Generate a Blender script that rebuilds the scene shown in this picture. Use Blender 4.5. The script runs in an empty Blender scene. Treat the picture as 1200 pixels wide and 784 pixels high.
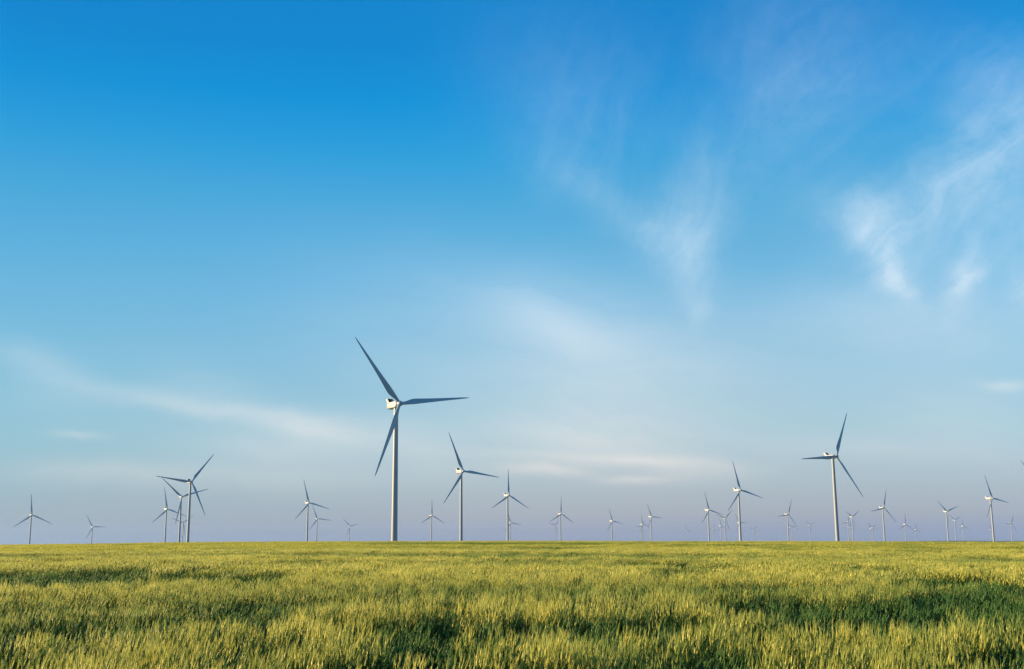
import bpy, bmesh, math, random
import numpy as np
from mathutils import Matrix, Vector

R = math.radians
rng = np.random.default_rng(11)
random.seed(11)
scene = bpy.context.scene
COL = scene.collection

# ------------------------------------------------------------------ camera
F = 1290.0                      # focal length in pixels of the 1200 px photograph
PITCH, ROLL = math.atan(242 / F), 0.006
EYE = 2.0
fw = np.array([0, math.cos(PITCH), math.sin(PITCH)])
rt0 = np.array([1.0, 0, 0]); up0 = np.cross(rt0, fw)
rt = math.cos(ROLL) * rt0 - math.sin(ROLL) * up0
up = np.cross(rt, fw)
cam = bpy.data.objects.new('camera', bpy.data.cameras.new('camera'))
COL.objects.link(cam)
M = Matrix.Identity(4)
for i in range(3):
    M[i][0], M[i][1], M[i][2] = rt[i], up[i], -fw[i]
M[2][3] = EYE
cam.matrix_world = M
cam.data.sensor_width = 36.0
cam.data.lens = 36.0 * F / 1200
cam.data.clip_start = 0.1
cam.data.clip_end = 60000
scene.camera = cam


def pix_dir(x, y):
    return fw + rt * (x - 600) / F + up * (392 - y) / F


# ------------------------------------------------------------------ node helpers
def new_mat(name):
    m = bpy.data.materials.new(name)
    m.use_nodes = True
    m.node_tree.nodes.clear()
    return m, m.node_tree


def N(nt, kind, **kw):
    n = nt.nodes.new(kind)
    for k, v in kw.items():
        if k == 'inp':
            for key, val in v.items():
                if hasattr(val, 'is_linked') or isinstance(val, bpy.types.NodeSocket):
                    nt.links.new(val, n.inputs[key])
                else:
                    n.inputs[key].default_value = val
        else:
            setattr(n, k, v)
    return n


def math_(nt, op, a, b=None, c=None, clamp=False):
    n = nt.nodes.new('ShaderNodeMath'); n.operation = op; n.use_clamp = clamp
    for i, v in enumerate((a, b, c)):
        if v is None:
            continue
        if isinstance(v, bpy.types.NodeSocket):
            nt.links.new(v, n.inputs[i])
        else:
            n.inputs[i].default_value = v
    return n.outputs[0]


def mixc(nt, f, a, b, blend='MIX'):
    n = nt.nodes.new('ShaderNodeMix'); n.data_type = 'RGBA'; n.blend_type = blend
    n.clamp_factor = True
    for i, v in ((0, f), (6, a), (7, b)):
        if isinstance(v, bpy.types.NodeSocket):
            nt.links.new(v, n.inputs[i])
        else:
            n.inputs[i].default_value = v if i == 0 else (*v, 1)
    return n.outputs[2]


# ------------------------------------------------------------------ sun and sky
SUN_AZ, SUN_EL = -84.0, 11.5     # degrees clockwise from straight ahead (+Y): the sun stands to the left
world = bpy.data.worlds.new('World'); scene.world = world
world.use_nodes = True
wt = world.node_tree; wt.nodes.clear()
sky = N(wt, 'ShaderNodeTexSky', sky_type='NISHITA', sun_disc=False, sun_elevation=R(SUN_EL),
        sun_rotation=R(SUN_AZ), altitude=100.0, air_density=1.0, dust_density=0.6, ozone_density=2.5)
tc = N(wt, 'ShaderNodeTexCoord')
sep = N(wt, 'ShaderNodeSeparateXYZ', inp={0: tc.outputs['Generated']})
X, Y, Z = sep.outputs
elev = math_(wt, 'ARCSINE', Z)
ramp = N(wt, 'ShaderNodeValToRGB', inp={0: math_(wt, 'DIVIDE', elev, R(40.0), clamp=True)})
GRADE = [(0.0043, (0.535, 0.695, 1.683)), (0.0129, (0.524, 0.617, 1.432)), (0.0312, (0.628, 0.679, 1.218)), (0.0583, (0.684, 0.717, 1.086)), (0.0911, (0.781, 0.801, 1.034)), (0.1350, (0.844, 0.905, 1.021)), (0.1791, (0.846, 0.967, 1.032)), (0.2345, (0.847, 1.048, 1.087)), (0.3012, (0.741, 1.117, 1.170)), (0.3676, (0.571, 1.151, 1.237)), (0.4336, (0.373, 1.159, 1.297)), (0.4989, (0.137, 1.119, 1.390)), (0.5633, (0.024, 1.030, 1.446)), (0.6264, (0.020, 0.954, 1.428)), (0.6831, (0.020, 0.953, 1.440))]
#GRADE#
cr = ramp.color_ramp
for i, (p, c) in enumerate(GRADE):
    e = cr.elements[i] if i < 2 else cr.elements.new(p)
    e.position = p; e.color = (*[v / 4 for v in c], 1)
graded = mixc(wt, 1.0, mixc(wt, 1.0, sky.outputs[0], ramp.outputs[0], 'MULTIPLY'), (4, 4, 4), 'MULTIPLY')

# the sky is nearly as deep on the sun's side as elsewhere
azim = math_(wt, 'ARCTAN2', X, Y)
aramp = N(wt, 'ShaderNodeValToRGB', inp={0: N(wt, 'ShaderNodeMapRange', inp={0: azim, 1: R(-30), 2: R(10), 3: 0.0, 4: 1.0}).outputs[0]})
ar = aramp.color_ramp
for i, (p, c) in enumerate([(0.0, (.54, .70, .74)), (.13, (.58, .73, .77)), (.28, (.69, .80, .83)), (.46, (.80, .88, .91)), (.65, (.93, .96, .97)), (.80, (1, 1, 1))]):
    e = ar.elements[i] if i < 2 else ar.elements.new(p)
    e.position = p; e.color = (*c, 1)
graded = mixc(wt, 1.0, graded, aramp.outputs[0], 'MULTIPLY')

# cirrus: soft brush strokes laid out by direction (u = x/y, v = z/y), torn by noise
yg = math_(wt, 'MAXIMUM', Y, 0.08)
uv = N(wt, 'ShaderNodeCombineXYZ', inp={0: math_(wt, 'DIVIDE', X, yg), 1: math_(wt, 'DIVIDE', Z, yg)})
warp = N(wt, 'ShaderNodeTexNoise', noise_dimensions='2D', inp={'Vector': uv.outputs[0], 'Scale': 9.0, 'Detail': 5.0, 'Roughness': 0.6})
wv = N(wt, 'ShaderNodeVectorMath', operation='MULTIPLY_ADD')
wt.links.new(warp.outputs['Color'], wv.inputs[0]); wv.inputs[1].default_value = (0.045, 0.045, 0)
off = N(wt, 'ShaderNodeVectorMath', operation='SUBTRACT', inp={0: uv.outputs[0]}); off.inputs[1].default_value = (0.0225, 0.0225, 0)
wt.links.new(off.outputs[0], wv.inputs[2])

calm = N(wt, 'ShaderNodeMix', data_type='VECTOR')      # the low bands are drawn out straight, with little tearing
calm.inputs[0].default_value = .33
wt.links.new(uv.outputs[0], calm.inputs[4]); wt.links.new(wv.outputs[0], calm.inputs[5])
class low_bands: outputs = [calm.outputs[1]]


def px_uv(x, y):
    d = pix_dir(x, y)
    return d[0] / d[1], d[2] / d[1]


def stroke(x0, y0, x1, y1, w, a, prev, src=None):
    (u0, v0), (u1, v1) = px_uv(x0, y0), px_uv(x1, y1)
    L = math.hypot(u1 - u0, v1 - v0) / 2 * 0.85 + w / F * 0.5
    mp = N(wt, 'ShaderNodeMapping', vector_type='TEXTURE', inp={'Vector': (src or wv).outputs[0],
           'Location': ((u0 + u1) / 2, (v0 + v1) / 2, 0), 'Rotation': (0, 0, math.atan2(v1 - v0, u1 - u0)),
           'Scale': (L, w / F, 1)})
    d = N(wt, 'ShaderNodeVectorMath', operation='DOT_PRODUCT', inp={0: mp.outputs[0], 1: mp.outputs[0]})
    g = math_(wt, 'POWER', 0.3679, d.outputs['Value'])
    return math_(wt, 'MULTIPLY_ADD', g, a, prev)


def streaks(angle, long_, fine, contrast):
    """noise drawn out along one direction, 0..1"""
    mp = N(wt, 'ShaderNodeMapping', vector_type='TEXTURE', inp={'Vector': wv.outputs[0], 'Rotation': (0, 0, angle), 'Scale': (long_, fine, 1)})
    n = N(wt, 'ShaderNodeTexNoise', noise_dimensions='2D', inp={'Vector': mp.outputs[0], 'Scale': 1.0, 'Detail': 6.0, 'Roughness': 0.6, 'Distortion': 0.6})
    mr = N(wt, 'ShaderNodeMapRange', inp={0: n.outputs[0], 1: 0.5 - contrast, 2: 0.5 + contrast, 3: 0.0, 4: 1.0})
    return mr.outputs[0]


WISPS = [   # torn feathery brushes, upper right
    (1004, 228, 1048, 300, 32, .34), (984, 240, 1028, 285, 22, .22), (940, 250, 1010, 225, 40, .08), (1030, 285, 1066, 340, 13, .44), (1030, 262, 1085, 235, 32, .20),
    (1060, 235, 1130, 195, 30, .24), (1110, 210, 1210, 130, 36, .28), (1130, 130, 1210, 60, 40, .14), (1120, 115, 1150, 140, 14, .12),
    (1140, 275, 1124, 335, 15, .52), (1140, 250, 1210, 200, 50, .20), (1190, 312, 1225, 335, 22, .44), (1200, 150, 1240, 130, 60, .20),
    (798, 250, 822, 325, 24, .34), (815, 195, 812, 280, 30, .15), (820, 330, 828, 365, 14, .16), (818, 140, 822, 210, 20, .10),
    (640, 175, 720, 240, 24, .16), (720, 240, 805, 290, 24, .24), (750, 265, 840, 225, 46, .12), (620, 120, 720, 170, 60, .10),
    (850, 210, 920, 110, 70, .12), (900, 70, 1010, 130, 80, .12), (860, 30, 1060, 20, 80, .09), (600, 50, 760, 110, 80, .08),
    (940, 350, 1240, 300, 80, .10), (1060, 250, 1240, 220, 90, .10), (1080, 90, 1200, 60, 60, .10),
]
VEILS = [   # broad smooth veils and low bands
    (480, 310, 720, 400, 50, .10), (600, 370, 800, 440, 70, .12), (700, 410, 900, 470, 90, .11), (540, 400, 740, 490, 90, .10), (590, 345, 700, 420, 30, .10), (350, 330, 560, 470, 80, .07), (600, 470, 820, 520, 60, .07), (600, 430, 1100, 490, 90, .07), (160, 500, 480, 540, 40, .07),
    (-20, 405, 110, 445, 20, .16), (90, 452, 330, 494, 13, .24), (300, 490, 440, 514, 16, .30), (0, 455, 120, 470, 25, .08), (180, 440, 330, 480, 26, .10),
    (410, 500, 560, 540, 24, .18), (560, 505, 800, 520, 26, .18), (60, 508, 125, 511, 5, .16), (230, 520, 420, 530, 16, .12),
    (585, 548, 690, 552, 8, .36), (690, 535, 850, 545, 8, .28), (700, 561, 780, 563, 5, .20), (540, 530, 720, 538, 7, .18), (720, 560, 900, 552, 10, .14),
    (1150, 449, 1215, 452, 7, .22), (1000, 400, 1250, 380, 70, .12), (860, 380, 1100, 360, 50, .10), (1040, 480, 1220, 500, 40, .10),
    (0, 548, 230, 556, 14, .12), (100, 560, 520, 560, 20, .10), (880, 520, 1150, 530, 14, .12),
]
wm = 0.0
for s in WISPS:
    wm = stroke(s[0], s[1] + 11, s[2], s[3] + 11, s[4] * 1.10, s[5] * .64, wm)
vm = 0.0
for s in VEILS:
    vm = stroke(*s, vm, low_bands)
st1 = streaks(R(38), .16, .022, .34)
st2 = streaks(R(70), .12, .022, .34)
puff = N(wt, 'ShaderNodeTexNoise', noise_dimensions='2D', inp={'Vector': wv.outputs[0], 'Scale': 22.0, 'Detail': 9.0, 'Roughness': 0.68})
puff = N(wt, 'ShaderNodeMapRange', inp={0: puff.outputs[0], 1: 0.25, 2: 0.75, 3: 0.0, 4: 1.0}).outputs[0]
side = N(wt, 'ShaderNodeMapRange', inp={0: X, 1: 0.16, 2: 0.26, 3: 0.0, 4: 1.0}).outputs[0]
st = math_(wt, 'ADD', math_(wt, 'MULTIPLY', st1, side), math_(wt, 'MULTIPLY', st2, math_(wt, 'SUBTRACT', 1.0, side)))
tex = math_(wt, 'MULTIPLY_ADD', math_(wt, 'ADD', math_(wt, 'MULTIPLY', st, 0.55), math_(wt, 'MULTIPLY', puff, 0.45)), 1.35, 0.28)
vt = math_(wt, 'MULTIPLY_ADD', streaks(R(-8), .35, .045, .36), 0.75, 0.62)
front = N(wt, 'ShaderNodeMapRange', inp={0: Y, 1: 0.1, 2: 0.3, 3: 0.0, 4: 1.0}).outputs[0]
dens = math_(wt, 'ADD', math_(wt, 'MULTIPLY', wm, tex), math_(wt, 'MULTIPLY', vm, vt))
dens = math_(wt, 'MULTIPLY', dens, front, clamp=True)
cl_ramp = N(wt, 'ShaderNodeMapRange', data_type='FLOAT_VECTOR')
hi = N(wt, 'ShaderNodeMapRange', inp={0: elev, 1: R(2), 2: R(14), 3: 0.0, 4: 1.0}).outputs[0]
CLOUD_LOW, CLOUD_HIGH = (5.8, 4.9, 4.2), (4.2, 4.85, 5.35)
cloudc = mixc(wt, hi, CLOUD_LOW, CLOUD_HIGH)
final = mixc(wt, dens, graded, cloudc)
bg = N(wt, 'ShaderNodeBackground', inp={0: final, 1: 0.1})
wo = N(wt, 'ShaderNodeOutputWorld', inp={0: bg.outputs[0]})
world.cycles.sampling_method = 'MANUAL'
world.cycles.sample_map_resolution = 512

sd = bpy.data.lights.new('sun', 'SUN')
sd.energy = 5.0; sd.angle = R(0.5); sd.color = (1.0, 0.76, 0.47)
sun = bpy.data.objects.new('sun', sd); COL.objects.link(sun)
sv = Vector((math.sin(R(SUN_AZ)) * math.cos(R(SUN_EL)), math.cos(R(SUN_AZ)) * math.cos(R(SUN_EL)), math.sin(R(SUN_EL))))
sun.rotation_euler = sv.to_track_quat('Z', 'Y').to_euler()

# ------------------------------------------------------------------ terrain
# rotor centre seen from the eye (x right, y ahead, z above the eye), yaw, angle of the first blade, label
TURBINES = [
    (-1128.5,2615.2,66.9,39,95.0, "white turbine at far left edge with one blade straight up, left of a smaller one"),
    (-1498.2,3982.1,58.2,39,0.0, "small turbine alone between the far left turbine and the cluster, one blade pointing right"),
    (-785.8,2532.7,76.0,42,100.0, "leftmost turbine of the left cluster, slim with one blade nearly upright"),
    (-593.7,1993.4,81.4,30,17.5, "second tallest turbine of the left cluster, one blade hanging along its tower"),
    (-1259.2,4263.9,75.7,24,37.5, "tiny faint turbine behind the left cluster, between its two tallest towers"),
    (-443.8,1531.8,83.1,33,52.5, "tallest turbine of the left cluster, blades pointing left, upper right and lower right"),
    (-429.9,2346.7,81.8,39,105.0, "medium turbine with dark nacelle, tallest of the trio left of the biggest turbine"),
    (-652.4,3721.8,77.1,27,112.5, "smaller turbine just right of and overlapped by the trio's tallest, left of biggest turbine"),
    (-762.2,5214.9,72.6,26,12.5, "tiny turbine nearest the biggest turbine on its left side, blades in a Y"),
    (-70.1,681.1,84.5,33,7.5, "biggest nearest white turbine with pale lit nacelle, one blade pointing right over the field"),
    (-251.7,3473.9,79.6,33,90.0, "small turbine just right of the biggest turbine with one blade straight up"),
    (-59.2,1325.6,82.6,33,112.5, "large turbine right of the biggest one with pale lit nacelle and dark cooler"),
    (-7.2,2081.8,84.2,36,90.0, "medium turbine with one blade straight up, hiding a small turbine behind its tower"),
    (-8.7,4496.0,72.6,26,107.5, "small turbine half hidden behind the tower of the medium one at middle"),
    (246.5,6537.6,90.3,21,45.0, "tiny faint turbine behind left blade of the upright bladed one right of middle"),
    (139.5,3224.0,76.3,33,87.5, "small turbine right of middle with one blade straight up and a tiny one beside it"),
    (361.2,4049.6,69.0,36,107.5, "small turbine standing alone right of the middle with one blade nearly upright"),
    (766.4,6675.6,78.1,26,52.5, "tiniest turbine of the trio right of the lone one, one blade pointing left"),
    (581.9,4999.5,70.1,45,105.0, "middle turbine of the trio right of the lone small one, overlapping a tinier one"),
    (469.3,3768.3,77.7,39,115.0, "tallest turbine of the trio right of the lone small one, at its right end"),
    (1368.1,8805.5,71.8,27,105.0, "tiny faint turbine standing alone between two trios, left of the cluster with large turbine"),
    (509.6,2893.1,76.0,36,105.0, "medium turbine with lit nacelle at left end of the cluster around the large turbine"),
    (1243.5,6931.1,68.6,36,65.0, "tiny faint turbine just right of the cluster's left end turbine, one blade up"),
    (1201.8,6451.2,78.1,39,100.0, "tiny pale turbine with bright nacelle between the cluster's medium turbines"),
    (795.7,4175.8,79.1,30,42.5, "small turbine left of the cluster's large one, one blade pointing upper right"),
    (376.5,1837.1,80.7,33,105.0, "large turbine of the right centre cluster with long lit nacelle and dark cooler"),
    (1099.4,5424.3,81.5,26,117.5, "small turbine hidden behind the tower of the cluster's large turbine, blade showing right"),
    (1759.7,8167.1,72.9,26,45.0, "tiny faint turbine just right of the cluster with the large turbine, blades in a Y"),
    (824.7,3338.3,73.4,33,67.5, "medium turbine left of the second biggest, one blade left and one lower right"),
    (1941.1,7822.3,84.2,26,5.0, "tiny turbine behind the tower of the medium one left of the second biggest"),
    (2412.5,9552.4,84.6,26,2.5, "tiny faint turbine under the lower right blade of the medium one near it"),
    (1927.3,7248.8,90.9,26,22.5, "small turbine just left of the second biggest, blades in an open Y"),
    (322.8,1101.7,81.2,30,65.0, "second biggest turbine with leaning looking pale tower, one blade pointing left"),
    (1760.9,5866.3,87.8,21,72.5, "small turbine right of the second biggest's tower, one blade pointing left"),
    (2342.8,7773.6,76.0,26,77.5, "tiny faint turbine between the two small ones right of the second biggest"),
    (1313.1,4311.0,83.9,33,32.5, "small turbine with blades in a Y, tallest of the group right of the second biggest"),
    (2378.7,7394.1,74.2,26,27.5, "tiny turbine with blades in a Y, right one of an overlapping tiny pair"),
    (2454.8,7663.6,67.7,26,115.0, "tiny turbine with bright nacelle, left one of an overlapping tiny pair"),
    (933.3,2802.9,77.2,27,72.5, "medium turbine beside the overlapping tiny pair, one blade up and one left"),
    (1723.3,4903.8,61.6,24,87.5, "small turbine with bright nacelle, taller of a pair right of a medium turbine"),
    (2653.5,7362.8,57.8,26,92.5, "tiny turbine with bright nacelle, shorter of a pair right of a medium turbine"),
    (1291.8,3316.0,78.7,26,20.0, "medium turbine with blades in a Y, tallest of the descending trio near right edge"),
    (2280.2,5758.2,92.5,26,27.5, "middle turbine of the descending trio near right edge, blades in a Y"),
    (2653.9,6588.5,69.9,26,97.5, "shortest turbine of the descending trio near right edge, with bright nacelle"),
    (954.8,2215.0,78.0,33,110.0, "medium large turbine near right edge with long lit nacelle and leaning looking tower"),
    (3748.5,8776.1,65.4,26,100.0, "tiny turbine half hidden behind the tower of the medium large one near right edge"),
    (2373.6,5320.2,68.7,27,62.5, "small turbine at the right edge, blades pointing up, left and lower right"),
    (720.6,1508.8,70.4,26,20.0, "turbine mostly outside the right edge, showing only one blade tip"),
]
HUB_UP, OVERHANG, TOWER = 2.4, 5.0, 97.6
P = np.array([t[:3] for t in TURBINES])
TXY = np.stack([P[:, 0] - OVERHANG * np.sin(np.radians([t[3] for t in TURBINES])),
                P[:, 1] + OVERHANG * np.cos(np.radians([t[3] for t in TURBINES]))], 1)
TGZ = P[:, 2] + EYE - HUB_UP - TOWER
RC = 350.0      # the field climbs gently to its crest, then the land falls away


def smooth(a, b, x):
    t = np.clip((x - a) / (b - a), 0, 1)
    return t * t * (3 - 2 * t)


def far_z(x, y):
    d2 = (x[..., None] - TXY[:, 0]) ** 2 + (y[..., None] - TXY[:, 1]) ** 2
    w = 1 / (d2 + 250.0 ** 2)
    w = w ** 1.5
    return (w * TGZ).sum(-1) / w.sum(-1)


CREST_AZ = np.radians([-180, -30, -24.9, -17.2, -8.8, 0, 8.8, 17.2, 24.9, 40, 180])
CREST_PX = np.array([-2, -2, -1.0, 0.6, 0.4, -0.3, -1.6, -2.8, -4.2, -6, -2])   # rise of the crest seen from the eye


def ground(x, y):
    x = np.asarray(x, float); y = np.asarray(y, float)
    r = np.hypot(x, y); az = np.arctan2(x, y)
    zc = 1.2 + np.interp(az, CREST_AZ, CREST_PX) / F * RC
    s = np.clip(r / RC, 0, 1)
    z = zc * (1 - (1 - s) ** 1.6)
    t = smooth(RC, RC + 330, r)
    return z * (1 - t) + far_z(x, y) * t


def tag(o, label=None, cat=None, group=None, kind=None):
    for k, v in (('label', label), ('category', cat), ('group', group), ('kind', kind)):
        if v:
            o[k] = v


# ground sheet: rings round the camera, out beyond the farthest turbine
rings = np.concatenate([[0.0], np.arange(2, 40, 2), np.geomspace(40, 340, 40), np.geomspace(350, 11500, 90)])
azs = np.concatenate([np.radians(np.arange(-40, 40, 0.5)), np.radians(np.arange(40, 320, 5))])
na = len(azs)
rr, aa = np.meshgrid(rings, azs, indexing='ij')
gx, gy = rr * np.sin(aa), rr * np.cos(aa)
gz = ground(gx, gy)
gv = np.stack([gx, gy, gz], -1).reshape(-1, 3)
faces = []
for i in range(len(rings) - 1):
    for j in range(na):
        k = (j + 1) % na
        a, b, c, d = i * na + j, i * na + k, (i + 1) * na + k, (i + 1) * na + j
        faces.append((a, b, c) if False else ((a, c, d) if i == 0 else (a, b, c, d)))
me = bpy.data.meshes.new('ground'); me.from_pydata(gv.tolist(), [], faces)
me.update()
bm = bmesh.new(); bm.from_mesh(me); bmesh.ops.remove_doubles(bm, verts=bm.verts, dist=1e-4)
bmesh.ops.recalc_face_normals(bm, faces=bm.faces); bm.to_mesh(me); bm.free()
if me.polygons[len(me.polygons) // 2].normal.z < 0:
    me.flip_normals()
for p_ in me.polygons:
    p_.use_smooth = True
gnd = bpy.data.objects.new('ground', me); COL.objects.link(gnd)
tag(gnd, kind='structure')
gm, nt = new_mat('farmland')
geo = N(nt, 'ShaderNodeNewGeometry')
n1 = N(nt, 'ShaderNodeTexNoise', inp={'Vector': geo.outputs['Position'], 'Scale': 0.004, 'Detail': 3.0})
n2 = N(nt, 'ShaderNodeTexNoise', inp={'Vector': geo.outputs['Position'], 'Scale': 1.7, 'Detail': 5.0})
far_c = mixc(nt, N(nt, 'ShaderNodeMapRange', inp={0: n1.outputs[0], 1: .42, 2: .58}).outputs[0], (.075, .11, .028), (.17, .15, .06))
near_c = mixc(nt, n2.outputs[0], (.035, .04, .015), (.085, .075, .04))
dist = N(nt, 'ShaderNodeVectorMath', operation='LENGTH', inp={0: geo.outputs['Position']})
nf = N(nt, 'ShaderNodeMapRange', inp={0: dist.outputs['Value'], 1: 340.0, 2: 380.0}).outputs[0]
bs = N(nt, 'ShaderNodeBsdfPrincipled', inp={'Base Color': mixc(nt, nf, near_c, far_c), 'Roughness': 0.95})
bs.inputs['Specular IOR Level'].default_value = 0.1
N(nt, 'ShaderNodeOutputMaterial', inp={0: bs.outputs[0]})
me.materials.append(gm)


# ------------------------------------------------------------------ barley
def crop_mat(name, c0, c1, trans, rough=0.55, spec=0.25):
    m, nt = new_mat(name)
    ta = N(nt, 'ShaderNodeAttribute', attribute_type='INSTANCER', attribute_name='tint')
    sa = N(nt, 'ShaderNodeAttribute', attribute_type='GEOMETRY', attribute_name='shade')
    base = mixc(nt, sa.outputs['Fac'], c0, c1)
    shade_green = mixc(nt, 1.0, base, (.18, .39, .38), 'MULTIPLY')  # dark green multiply, puts shade into the plant colour
    col = mixc(nt, ta.outputs['Fac'], base, shade_green)
    b = N(nt, 'ShaderNodeBsdfPrincipled', inp={'Base Color': col, 'Roughness': rough})
    b.inputs['Specular IOR Level'].default_value = spec
    t = N(nt, 'ShaderNodeBsdfTranslucent', inp={0: col})
    mx = N(nt, 'ShaderNodeMixShader', inp={0: trans, 1: b.outputs[0], 2: t.outputs[0]})
    N(nt, 'ShaderNodeOutputMaterial', inp={0: mx.outputs[0]})
    return m


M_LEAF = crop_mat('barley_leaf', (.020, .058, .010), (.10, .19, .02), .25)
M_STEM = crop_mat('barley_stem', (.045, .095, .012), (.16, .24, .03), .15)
M_EAR = crop_mat('barley_ear', (.37, .39, .045), (.82, .68, .14), .25)
M_AWN = crop_mat('barley_awn', (.50, .49, .07), (.86, .74, .18), .40)


class Plants:
    def __init__(self):
        self.v, self.f, self.m, self.s = [], [], [], []

    def strip(self, pts, widths, side, mat, shade):
        """ribbon along pts"""
        b = len(self.v)
        for p, w in zip(pts, widths):
            self.v += [tuple(p - side * w / 2), tuple(p + side * w / 2)]
            self.s += [shade, shade]
        for i in range(len(pts) - 1):
            self.f.append((b + 2 * i, b + 2 * i + 1, b + 2 * i + 3, b + 2 * i + 2)); self.m.append(mat)

    def spindle(self, pts, radii, mat, shade, k=5):
        b = len(self.v)
        d = pts[-1] - pts[0]; d /= np.linalg.norm(d)
        a = np.cross(d, [0.3, 0.8, 0.1]); a /= np.linalg.norm(a); c = np.cross(d, a)
        for p, r_ in zip(pts, radii):
            for j in range(k):
                t = 2 * math.pi * j / k
                self.v.append(tuple(p + (a * math.cos(t) + c * math.sin(t)) * r_)); self.s.append(shade)
        for i in range(len(pts) - 1):
            for j in range(k):
                q = (j + 1) % k
                self.f.append((b + i * k + j, b + i * k + q, b + (i + 1) * k + q, b + (i + 1) * k + j)); self.m.append(mat)

    def build(self, name):
        me = bpy.data.meshes.new(name); me.from_pydata(self.v, [], self.f)
        for m in (M_LEAF, M_STEM, M_EAR, M_AWN):
            me.materials.append(m)
        me.polygons.foreach_set('material_index', self.m)
        at = me.attributes.new('shade', 'FLOAT', 'POINT'); at.data.foreach_set('value', np.array(self.s, dtype=np.float32))
        me.update()
        return bpy.data.objects.new(name, me)


def unit(a):
    return np.array([math.cos(a), math.sin(a), 0.0])


def stalk(pl, x, y, h, eared, detail):
    """one barley plant: stem, leaves, nodding ear with awns"""
    lean = unit(random.uniform(0, 6.283)) * random.uniform(0.0, 0.09) + np.array([0.05, -0.02, 0])
    if detail > 1 and random.random() < .035:      # a stray stalk, taller and leaning out
        lean = lean + unit(random.uniform(0, 6.283)) * random.uniform(.2, .45); h *= random.uniform(1.02, 1.16)
    base = np.array([x, y, 0.0])
    sh = random.random()
    top = base + lean * h + np.array([0, 0, h])
    mid = base + lean * h * 0.35 + np.array([0, 0, h * 0.55])
    side = unit(random.uniform(0, 3.14))
    if detail > 0:
        pl.strip([base, mid, top], [.006, .005, .004] if detail > 1 else [.012, .010, .008], side, 1, sh)
    else:
        pl.strip([mid, top], [.03, .02], side, 1, sh)
    nl = random.choice((3, 3, 4)) if detail > 1 else (2 if detail == 1 else 1)
    for i in range(nl):
        a = random.uniform(0, 6.283); d = unit(a); sd_ = unit(a + 1.57)
        t = random.uniform(.25, .80)
        p0 = base + lean * h * t + np.array([0, 0, h * t])
        L = random.uniform(.14, .30); w = random.uniform(.010, .017) * (1 if detail > 1 else 1.7 if detail == 1 else 2.5)
        rise = random.uniform(.75, 1.15); droop = random.uniform(.0, .6)
        p1 = p0 + d * L * .25 + np.array([0, 0, L * .55 * rise])
        p2 = p1 + d * L * .36 + np.array([0, 0, L * (.45 * rise - droop * .6)])
        pl.strip([p0, p1, p2], [w * .7, w, w * .15], sd_, 0, random.random())
    if not eared:
        return
    nod = unit(random.uniform(0, 6.283)) * random.uniform(.0, .26) + np.array([.09, 0, 0])
    d0 = np.array([0, 0, 1.0]) + nod; d0 /= np.linalg.norm(d0)
    d1 = d0 + nod * .5; d1 /= np.linalg.norm(d1)
    L = random.uniform(.065, .095)
    e1 = top + d0 * L * .5; e2 = e1 + d1 * L * .5
    sh = random.random()
    if detail > 1:
        pl.spindle([top, top + d0 * L * .25, e1, e2], [.004, .0105, .0095, .003], 2, sh)
        for j in range(9):
            a = random.uniform(0, 6.283); o = unit(a)
            s0 = top + (e2 - top) * random.uniform(.1, .95)
            tip = s0 + (d1 + o * random.uniform(.03, .17)) * random.uniform(.08, .14)
            pl.strip([s0, tip], [.0042, .0014], unit(a + 1.57), 3, random.random())
    elif detail == 1:
        pl.spindle([top, top + d0 * L * .35, e2], [.006, .015, .005], 2, sh, 3)
        for j in range(4):
            a = random.uniform(0, 6.283); o = unit(a)
            tip = e1 + (d1 + o * random.uniform(.03, .16)) * random.uniform(.09, .15)
            pl.strip([top + (e2 - top) * random.uniform(.2, .9), tip], [.008, .003], unit(a + 1.57), 3, random.random())
    else:
        tip = e2 + d1 * .10
        for q in (0, 1.57):
            pl.strip([top, e1, tip], [.02, .045, .012], unit(q + random.random()), 3, random.random())


lib = bpy.data.collections.new('barley_clumps')
def clump(name, n, size, p_ear, detail, hr=(.50, .74)):
    pl = Plants()
    for _ in range(n):
        stalk(pl, random.uniform(-size, size), random.uniform(-size, size), random.uniform(*hr), random.random() < p_ear, detail)
    o = pl.build(name); lib.objects.link(o)


NEAR, GREEN, MID, MIDG, FAR, FARG = range(6)
for i in range(4): clump('a%d_ripe_clump' % i, 17, .135, .72, 2)
for i in range(3): clump('b%d_green_clump' % i, 17, .135, .45, 2)
for i in range(3): clump('c%d_ripe_patch' % i, 70, .42, .85, 1)
for i in range(2): clump('d%d_green_patch' % i, 70, .42, .25, 1)
for i in range(3): clump('e%d_ripe_stand' % i, 170, 1.3, .9, 0)
for i in range(2): clump('f%d_green_stand' % i, 170, 1.3, .4, 0)
FIRST = {'a': (0, 4), 'b': (4, 3), 'c': (7, 3), 'd': (10, 2), 'e': (12, 3), 'f': (15, 2)}

# places where the crop stands lower, with fewer ears, its shade painted in by a dark green tint (found in the photograph, kept as field positions)
def px_ground(x, y, h=.75):
    d = pix_dir(x, y); d = d / math.hypot(d[0], d[1])
    lo = 5.0
    for r_ in np.geomspace(5, 345, 1200):
        if EYE + d[2] * r_ <= float(ground(d[0] * r_, d[1] * r_)) + h:
            return d[0] * r_, d[1] * r_, r_
    return d[0] * 345, d[1] * 345, 345.0


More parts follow.
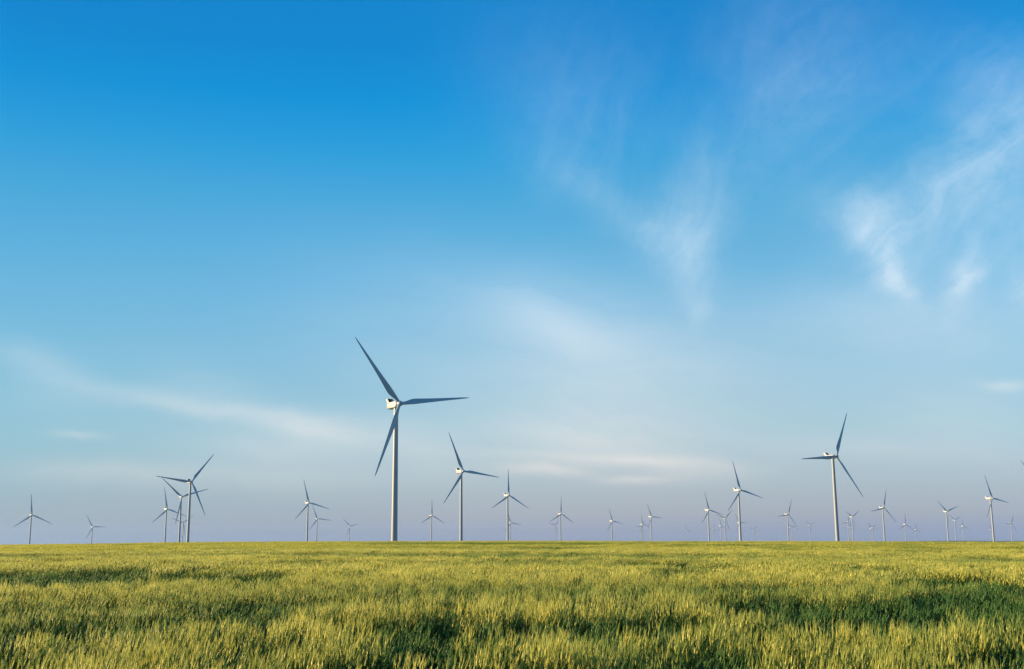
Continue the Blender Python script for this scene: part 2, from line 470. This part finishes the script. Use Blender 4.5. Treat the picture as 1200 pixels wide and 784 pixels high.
BANDS = [  # x0, x1, y top, y bottom at both ends, strength
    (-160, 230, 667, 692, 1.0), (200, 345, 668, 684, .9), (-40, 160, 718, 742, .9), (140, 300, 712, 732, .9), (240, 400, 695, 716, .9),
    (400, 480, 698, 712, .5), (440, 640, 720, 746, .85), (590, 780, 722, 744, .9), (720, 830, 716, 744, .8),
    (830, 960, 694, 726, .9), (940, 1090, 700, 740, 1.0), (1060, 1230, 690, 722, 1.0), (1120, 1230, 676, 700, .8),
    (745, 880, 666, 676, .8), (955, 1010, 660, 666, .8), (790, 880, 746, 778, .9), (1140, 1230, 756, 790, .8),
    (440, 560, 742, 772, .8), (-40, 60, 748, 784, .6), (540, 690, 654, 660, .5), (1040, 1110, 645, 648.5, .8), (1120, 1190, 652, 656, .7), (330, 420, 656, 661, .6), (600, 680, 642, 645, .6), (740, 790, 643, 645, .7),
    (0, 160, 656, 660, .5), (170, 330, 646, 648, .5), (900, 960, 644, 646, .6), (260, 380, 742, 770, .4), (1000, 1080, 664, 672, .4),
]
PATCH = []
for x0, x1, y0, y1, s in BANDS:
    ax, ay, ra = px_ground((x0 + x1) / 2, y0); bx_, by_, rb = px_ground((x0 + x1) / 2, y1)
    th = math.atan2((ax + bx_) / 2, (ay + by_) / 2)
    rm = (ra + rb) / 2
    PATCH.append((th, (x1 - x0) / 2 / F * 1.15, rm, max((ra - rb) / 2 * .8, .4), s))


def vnoise(x, y, seed):
    g = np.random.default_rng(seed).random((64, 64))
    xi, yi = np.floor(x).astype(int), np.floor(y).astype(int)
    fx, fy = x - xi, y - yi
    fx, fy = fx * fx * (3 - 2 * fx), fy * fy * (3 - 2 * fy)
    q = lambda a, b: g[a % 64, b % 64]
    return (q(xi, yi) * (1 - fx) + q(xi + 1, yi) * fx) * (1 - fy) + (q(xi, yi + 1) * (1 - fx) + q(xi + 1, yi + 1) * fx) * fy


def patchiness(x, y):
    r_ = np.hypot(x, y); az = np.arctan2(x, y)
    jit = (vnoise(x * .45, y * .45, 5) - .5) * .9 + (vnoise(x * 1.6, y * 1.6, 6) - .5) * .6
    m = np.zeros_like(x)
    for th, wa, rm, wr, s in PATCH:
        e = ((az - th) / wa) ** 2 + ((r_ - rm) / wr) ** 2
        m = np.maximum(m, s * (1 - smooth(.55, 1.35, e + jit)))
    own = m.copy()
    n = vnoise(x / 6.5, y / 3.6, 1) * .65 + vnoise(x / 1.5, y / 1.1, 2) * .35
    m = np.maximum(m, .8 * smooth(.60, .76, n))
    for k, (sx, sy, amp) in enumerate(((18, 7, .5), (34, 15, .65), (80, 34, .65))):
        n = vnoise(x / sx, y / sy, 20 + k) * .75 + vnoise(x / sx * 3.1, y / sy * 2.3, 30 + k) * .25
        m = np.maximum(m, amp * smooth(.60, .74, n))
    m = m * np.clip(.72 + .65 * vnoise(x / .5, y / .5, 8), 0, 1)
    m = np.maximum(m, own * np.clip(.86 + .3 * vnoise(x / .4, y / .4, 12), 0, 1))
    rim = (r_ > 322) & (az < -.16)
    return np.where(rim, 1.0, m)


def scatter(r0, r1, half, dens):
    area = .5 * (r1 ** 2 - r0 ** 2) * 2 * half
    n = int(area * dens)
    r_ = np.sqrt(rng.uniform(r0 ** 2, r1 ** 2, n)); a = rng.uniform(-half, half, n)
    return r_ * np.sin(a), r_ * np.cos(a)


pts, idx, rots, scl, tint = [], [], [], [], []
for (r0, r1, half, dens, ripe, green) in ((3.5, 34, R(40), 9.5, 'a', 'b'), (34, 115, R(34), 2.5, 'c', 'd'), (115, 372, R(33), .26, 'e', 'f')):
    x, y = scatter(r0, r1, half, dens)
    m = patchiness(x, y)
    n = len(x)
    isg = rng.random(n) < m
    i_r = FIRST[ripe][0] + rng.integers(0, FIRST[ripe][1], n)
    i_g = FIRST[green][0] + rng.integers(0, FIRST[green][1], n)
    big = vnoise(x / 9.0, y / 14.0, 3)
    tuft = vnoise(x / .42, y / .55, 9) * .65 + vnoise(x / 1.3, y / 1.9, 10) * .35
    hgt = (.90 + .20 * tuft) * (1 - .30 * m) * rng.uniform(.86, 1.12, n) * (.95 + .10 * big)
    pts.append(np.stack([x, y, ground(x, y) - .01], 1))
    idx.append(np.where(isg, i_g, i_r))
    rots.append(np.stack([rng.normal(0, .03, n), rng.normal(.02, .03, n), rng.uniform(-.9, .9, n) + np.pi * 0], 1))
    w = rng.uniform(.9, 1.15, n)
    scl.append(np.stack([w, w, hgt], 1))
    right = smooth(-.5, .5, np.arctan2(x, y))
    rr_ = np.hypot(x, y)
    tint.append(np.clip(m * .95 + .13 * (1 - smooth(12, 40, rr_)) - .07 * smooth(40, 120, rr_) + rng.normal(.12, .17, n) + .45 * (.5 - tuft) + .18 * (big - .5) + .30 * (right - .5), 0, 1))  # also carries the painted shade of bands and low gaps between tufts
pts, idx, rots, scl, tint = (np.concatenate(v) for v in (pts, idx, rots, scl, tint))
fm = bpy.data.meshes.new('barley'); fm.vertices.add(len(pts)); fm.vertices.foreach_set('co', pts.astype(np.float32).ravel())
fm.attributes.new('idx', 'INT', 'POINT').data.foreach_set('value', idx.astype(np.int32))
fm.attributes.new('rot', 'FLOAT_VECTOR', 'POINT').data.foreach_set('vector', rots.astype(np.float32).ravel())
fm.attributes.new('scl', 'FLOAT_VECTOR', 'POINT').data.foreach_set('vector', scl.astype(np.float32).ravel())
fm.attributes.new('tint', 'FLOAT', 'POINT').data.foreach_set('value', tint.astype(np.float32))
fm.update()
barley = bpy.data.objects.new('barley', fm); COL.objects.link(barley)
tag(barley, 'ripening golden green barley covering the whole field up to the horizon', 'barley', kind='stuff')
ng = bpy.data.node_groups.new('sow_barley', 'GeometryNodeTree')
ng.interface.new_socket('Geometry', in_out='INPUT', socket_type='NodeSocketGeometry')
ng.interface.new_socket('Geometry', in_out='OUTPUT', socket_type='NodeSocketGeometry')
gi, go = ng.nodes.new('NodeGroupInput'), ng.nodes.new('NodeGroupOutput')


def attr(name, typ):
    n = ng.nodes.new('GeometryNodeInputNamedAttribute'); n.data_type = typ
    n.inputs[0].default_value = name
    return n.outputs[0]


ci = ng.nodes.new('GeometryNodeCollectionInfo'); ci.inputs[0].default_value = lib
ci.inputs[1].default_value = True; ci.inputs[2].default_value = True
iop = ng.nodes.new('GeometryNodeInstanceOnPoints')
e2r = ng.nodes.new('FunctionNodeEulerToRotation')
ng.links.new(gi.outputs[0], iop.inputs['Points'])
ng.links.new(ci.outputs[0], iop.inputs['Instance'])
iop.inputs['Pick Instance'].default_value = True
ng.links.new(attr('idx', 'INT'), iop.inputs['Instance Index'])
ng.links.new(attr('rot', 'FLOAT_VECTOR'), e2r.inputs[0]); ng.links.new(e2r.outputs[0], iop.inputs['Rotation'])
ng.links.new(attr('scl', 'FLOAT_VECTOR'), iop.inputs['Scale'])
ng.links.new(iop.outputs[0], go.inputs[0])
md = barley.modifiers.new('sow', 'NODES'); md.node_group = ng

# ------------------------------------------------------------------ turbines
def paint(name, c, rough, streak=0.06):
    m, nt = new_mat(name)
    t = N(nt, 'ShaderNodeTexCoord')
    mp = N(nt, 'ShaderNodeMapping', inp={'Vector': t.outputs['Object'], 'Scale': (1.2, 1.2, .25)})
    n = N(nt, 'ShaderNodeTexNoise', inp={'Vector': mp.outputs[0], 'Scale': 1.0, 'Detail': 4.0})
    c2 = tuple(v * (1 - 2.2 * streak) for v in c)
    col = mixc(nt, n.outputs[0], c, c2)
    b = N(nt, 'ShaderNodeBsdfPrincipled', inp={'Base Color': col, 'Roughness': rough})
    N(nt, 'ShaderNodeOutputMaterial', inp={0: b.outputs[0]})
    return m


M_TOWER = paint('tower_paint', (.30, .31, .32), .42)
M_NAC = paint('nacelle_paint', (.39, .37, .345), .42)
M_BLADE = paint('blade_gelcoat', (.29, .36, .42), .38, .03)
M_DARK = paint('dark_grille', (.025, .027, .03), .6)
M_STEEL = paint('flange_steel', (.45, .46, .47), .45)


def mesh_obj(name, bm, mats, smooth_=True, sharp=R(35)):
    me = bpy.data.meshes.new(name); bm.to_mesh(me); bm.free()
    for m in mats:
        me.materials.append(m)
    if smooth_:
        for p in me.polygons:
            p.use_smooth = True
        me.set_sharp_from_angle(angle=sharp)
    o = bpy.data.objects.new(name, me); COL.objects.link(o)
    return o


def loft(bm, rings_, cap=True, mat=0):
    vs = [[bm.verts.new(p) for p in ring] for ring in rings_]
    k = len(vs[0])
    for a, b in zip(vs[:-1], vs[1:]):
        for j in range(k):
            q = (j + 1) % k
            f = bm.faces.new((a[j], a[q], b[q], b[j])); f.material_index = mat
    if cap:
        f = bm.faces.new(list(reversed(vs[0]))); f.material_index = mat
        f = bm.faces.new(vs[-1]); f.material_index = mat
    return vs


def circle(r_, z, k=40):
    return [(r_ * math.cos(2 * math.pi * j / k), r_ * math.sin(2 * math.pi * j / k), z) for j in range(k)]


def bevel_box(bm, c, s, bev, seg=3, mat=0):
    r_ = bmesh.ops.create_cube(bm, size=1.0, matrix=Matrix.Translation(c) @ Matrix.Diagonal((*s, 1)))
    es = list({e for v in r_['verts'] for e in v.link_edges})
    fs = list({f for v in r_['verts'] for f in v.link_faces})
    for f in fs:
        f.material_index = mat
    if bev:
        bmesh.ops.bevel(bm, geom=es, offset=bev, segments=seg, affect='EDGES', profile=.6)


# tower: unit height, scaled to its length; sections joined at flanges
bm = bmesh.new()
rad = lambda t: 2.05 * (1 - t) + 1.42 * t
zs = [0]
prof = []
for k in range(5):
    t0, t1 = k / 5, (k + 1) / 5
    prof += [(rad(t0), t0 + .0002), (rad(t1), t1 - .0012)]
    if k < 4:
        prof += [(rad(t1) + .035, t1 - .0011), (rad(t1) + .035, t1 - .0001)]
prof += [(1.46, .9989), (1.46, 1.0)]
loft(bm, [circle(a, b) for a, b in prof])
P_TOWER = mesh_obj('tower', bm, [M_TOWER])

# nacelle: rounded body, chamfered rear, cooler frame on the roof (frame at the rear top, leaning back)
bm = bmesh.new()
def sect(y, w, z0, z1, rr_=.5):
    pts_ = []
    for cx, cz, a0 in ((w - rr_, z1 - rr_, 0), (-w + rr_, z1 - rr_, 90), (-w + rr_, z0 + rr_, 180), (w - rr_, z0 + rr_, 270)):
        for q in range(5):
            a = R(a0 + q * 22.5)
            pts_.append((cx + rr_ * math.cos(a), y, cz + rr_ * math.sin(a)))
    return pts_
loft(bm, [sect(-3.15, 1.35, 1.0, 3.75, .6), sect(-2.6, 1.75, .55, 4.1), sect(-1.2, 1.95, .2, 4.25), sect(4.5, 2.0, .15, 4.3), sect(7.6, 2.0, .35, 4.3), sect(9.3, 1.85, .95, 4.15), sect(9.6, 1.7, 1.1, 4.0)])
bmesh.ops.recalc_face_normals(bm, faces=bm.faces)
P_NAC = mesh_obj('nacelle', bm, [M_NAC])
bm = bmesh.new()   # cooler frame: two cheeks and a top rail, raked back
for sx in (-1, 1):
    a = [(sx * 1.95, 5.9, 4.2), (sx * 1.95, 8.9, 4.2), (sx * 1.95, 10.2, 6.6), (sx * 1.95, 8.4, 6.6)]
    b = [(p[0] - sx * .22, p[1], p[2]) for p in a]
    loft(bm, [a, b])
loft(bm, [[(-1.95, 8.4, 6.6), (-1.95, 10.2, 6.6), (-1.95, 10.3, 6.85), (-1.95, 8.55, 6.85)], [(1.95, 8.4, 6.6), (1.95, 10.2, 6.6), (1.95, 10.3, 6.85), (1.95, 8.55, 6.85)]])
loft(bm, [[(-1.72, 8.9, 4.2), (-1.72, 9.0, 4.2), (-1.72, 10.3, 6.6), (-1.72, 10.2, 6.6)], [(1.72, 8.9, 4.2), (1.72, 9.0, 4.2), (1.72, 10.3, 6.6), (1.72, 10.2, 6.6)]])
bmesh.ops.recalc_face_normals(bm, faces=bm.faces)
P_COOL = mesh_obj('cooler_frame', bm, [M_NAC], smooth_=False)
bm = bmesh.new()   # dark radiator between the cheeks, with ribs
loft(bm, [[(-1.7, 7.5, 4.28), (-1.7, 8.6, 4.28), (-1.7, 9.8, 6.55), (-1.7, 8.8, 6.55)], [(1.7, 7.5, 4.28), (1.7, 8.6, 4.28), (1.7, 9.8, 6.55), (1.7, 8.8, 6.55)]])
for k in range(7):
    x = -1.5 + k * .5
    loft(bm, [[(x - .03, 7.35, 4.3), (x - .03, 7.55, 4.3), (x - .03, 8.85, 6.5), (x - .03, 8.65, 6.5)], [(x + .03, 7.35, 4.3), (x + .03, 7.55, 4.3), (x + .03, 8.85, 6.5), (x + .03, 8.65, 6.5)]])
bmesh.ops.recalc_face_normals(bm, faces=bm.faces)
P_RADI = mesh_obj('radiator', bm, [M_DARK], smooth_=False)
bm = bmesh.new()   # dark air outlet under the tail
bevel_box(bm, (0, 7.4, .34), (3.0, 2.6, .5), .06, 1)
P_VENT = mesh_obj('air_outlet', bm, [M_DARK], smooth_=False)
bm = bmesh.new()   # wind vane mast
bevel_box(bm, (.5, 5.2, 4.85), (.08, .08, 1.2), 0); bevel_box(bm, (.5, 5.2, 5.4), (.7, .07, .07), 0)
bevel_box(bm, (.2, 5.2, 5.55), (.12, .12, .25), 0); bevel_box(bm, (.8, 5.2, 5.55), (.12, .12, .25), 0)
P_VANE = mesh_obj('wind_vane', bm, [M_STEEL], smooth_=False)

# hub and spinner (axis -Y, origin at the rotor centre)
bm = bmesh.new()
prof = [(1.25, 1.75), (1.55, 1.2), (1.72, .3), (1.70, -.6), (1.5, -1.35), (1.1, -1.95), (.6, -2.3), (.12, -2.42)]
loft(bm, [[(r_ * math.cos(2 * math.pi * j / 32), y, r_ * math.sin(2 * math.pi * j / 32)) for j in range(32)] for r_, y in prof])
bmesh.ops.recalc_face_normals(bm, faces=bm.faces)
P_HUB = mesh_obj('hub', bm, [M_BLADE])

# blade: along +Z from the rotor centre, leading edge +X, suction side towards +Y
bm = bmesh.new()
st = [(1.2, 2.0, 1.0, 20), (2.6, 2.0, 1.0, 20), (4.5, 2.35, .78, 19), (7, 3.2, .46, 17), (9.5, 3.75, .33, 14), (12, 3.7, .28, 11.5), (16, 3.25, .24, 8.5),
      (22, 2.62, .21, 5.5), (29, 2.05, .19, 3.2), (36, 1.6, .17, 1.6), (42, 1.22, .16, .6), (46, .92, .15, 0), (48.5, .62, .15, -.5), (49.6, .33, .15, -.5), (50, .08, .2, -.5)]
rgs = []
for z, c, th, tw in st:
    ring = []
    blend = smooth(2.5, 9.0, np.array(z))
    for j in range(24):
        t = 2 * math.pi * j / 24
        cx, cy = .5 * math.cos(t), .5 * math.sin(t)                      # round root
        u = .5 - .5 * math.cos(t)                                        # 0 leading .. 1 trailing
        yt = 5 * (.2969 * math.sqrt(u) - .126 * u - .3516 * u ** 2 + .2843 * u ** 3 - .1036 * u ** 4)
        ax = .32 - u; ay = (yt * th) * (1 if t < math.pi else -.8) + .03 * math.sin(math.pi * u)
        x = c * (cx * (1 - blend) + ax * blend); yv = c * (cy * th * (1 - blend) + ay * blend)
        a = R(tw + 4.0)
        x, yv = x * math.cos(a) + yv * math.sin(a), -x * math.sin(a) + yv * math.cos(a)
        ring.append((x, yv - z * math.sin(R(2.0)), z))
    rgs.append(ring)
loft(bm, rgs)
bmesh.ops.recalc_face_normals(bm, faces=bm.faces)
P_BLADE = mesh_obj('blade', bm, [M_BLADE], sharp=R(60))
PROTO = (P_TOWER, P_NAC, P_HUB, P_BLADE, P_COOL, P_RADI, P_VENT, P_VANE)

TILT = Matrix.Rotation(R(-5), 4, 'X')
for i, (hx, hy, hz, yaw, ph, label) in enumerate(TURBINES):
    x, y = TXY[i]
    z = float(ground(x, y))
    L = hz + EYE - HUB_UP - z
    root = bpy.data.objects.new('wind_turbine', None); COL.objects.link(root)
    root.empty_display_size = 5
    root.location = (x, y, z); root.rotation_euler = (0, 0, R(yaw))
    tag(root, label, 'wind turbine', 'wind turbines standing across the plain')

    def part(proto, parent, mat4):
        o = proto.copy(); COL.objects.link(o); o.parent = parent
        o.matrix_basis = mat4
        return o
    tw_ = part(P_TOWER, root, Matrix.Translation((0, 0, -.8)) @ Matrix.Diagonal((1, 1, L + .9, 1)))
    nac = part(P_NAC, root, Matrix.Translation((0, 0, L)))
    for q in (P_COOL, P_RADI, P_VENT, P_VANE):
        part(q, nac, Matrix.Identity(4))
    base = Matrix.Translation((0, -OVERHANG, L + HUB_UP)) @ TILT
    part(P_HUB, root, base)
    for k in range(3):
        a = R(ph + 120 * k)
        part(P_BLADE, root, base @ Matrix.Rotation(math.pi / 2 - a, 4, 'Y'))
for o in PROTO:
    bpy.data.objects.remove(o)

# ------------------------------------------------------------------ air
HAZE = 3.2e-5
bm = bmesh.new()
bmesh.ops.create_cube(bm, size=1.0, matrix=Matrix.Translation((0, 0, 40)) @ Matrix.Diagonal((23600, 23600, 240, 1)))
hme = bpy.data.meshes.new('haze'); bm.to_mesh(hme); bm.free()
hz_ = bpy.data.objects.new('haze', hme); COL.objects.link(hz_)
tag(hz_, 'thin pale blue haze lying over the plain', 'haze', kind='stuff')
hm, nt = new_mat('haze')
pv = N(nt, 'ShaderNodeVolumePrincipled', inp={'Color': (.58, .78, 1.0, 1), 'Density': HAZE, 'Anisotropy': 0.2})
N(nt, 'ShaderNodeOutputMaterial', inp={'Volume': pv.outputs[0]})
hme.materials.append(hm)

# ------------------------------------------------------------------ render settings
vs = scene.view_settings
vs.view_transform = 'Standard'; vs.look = 'None'; vs.gamma = 1; vs.exposure = 0.95; vs.use_curve_mapping = False
scene.render.engine = 'CYCLES'
cy = scene.cycles
cy.max_bounces = 5; cy.diffuse_bounces = 3; cy.glossy_bounces = 2; cy.transmission_bounces = 3; cy.transparent_max_bounces = 8; cy.volume_bounces = 0
cy.use_denoising = True
cy.denoiser = 'OPENIMAGEDENOISE'
cy.use_adaptive_sampling = False
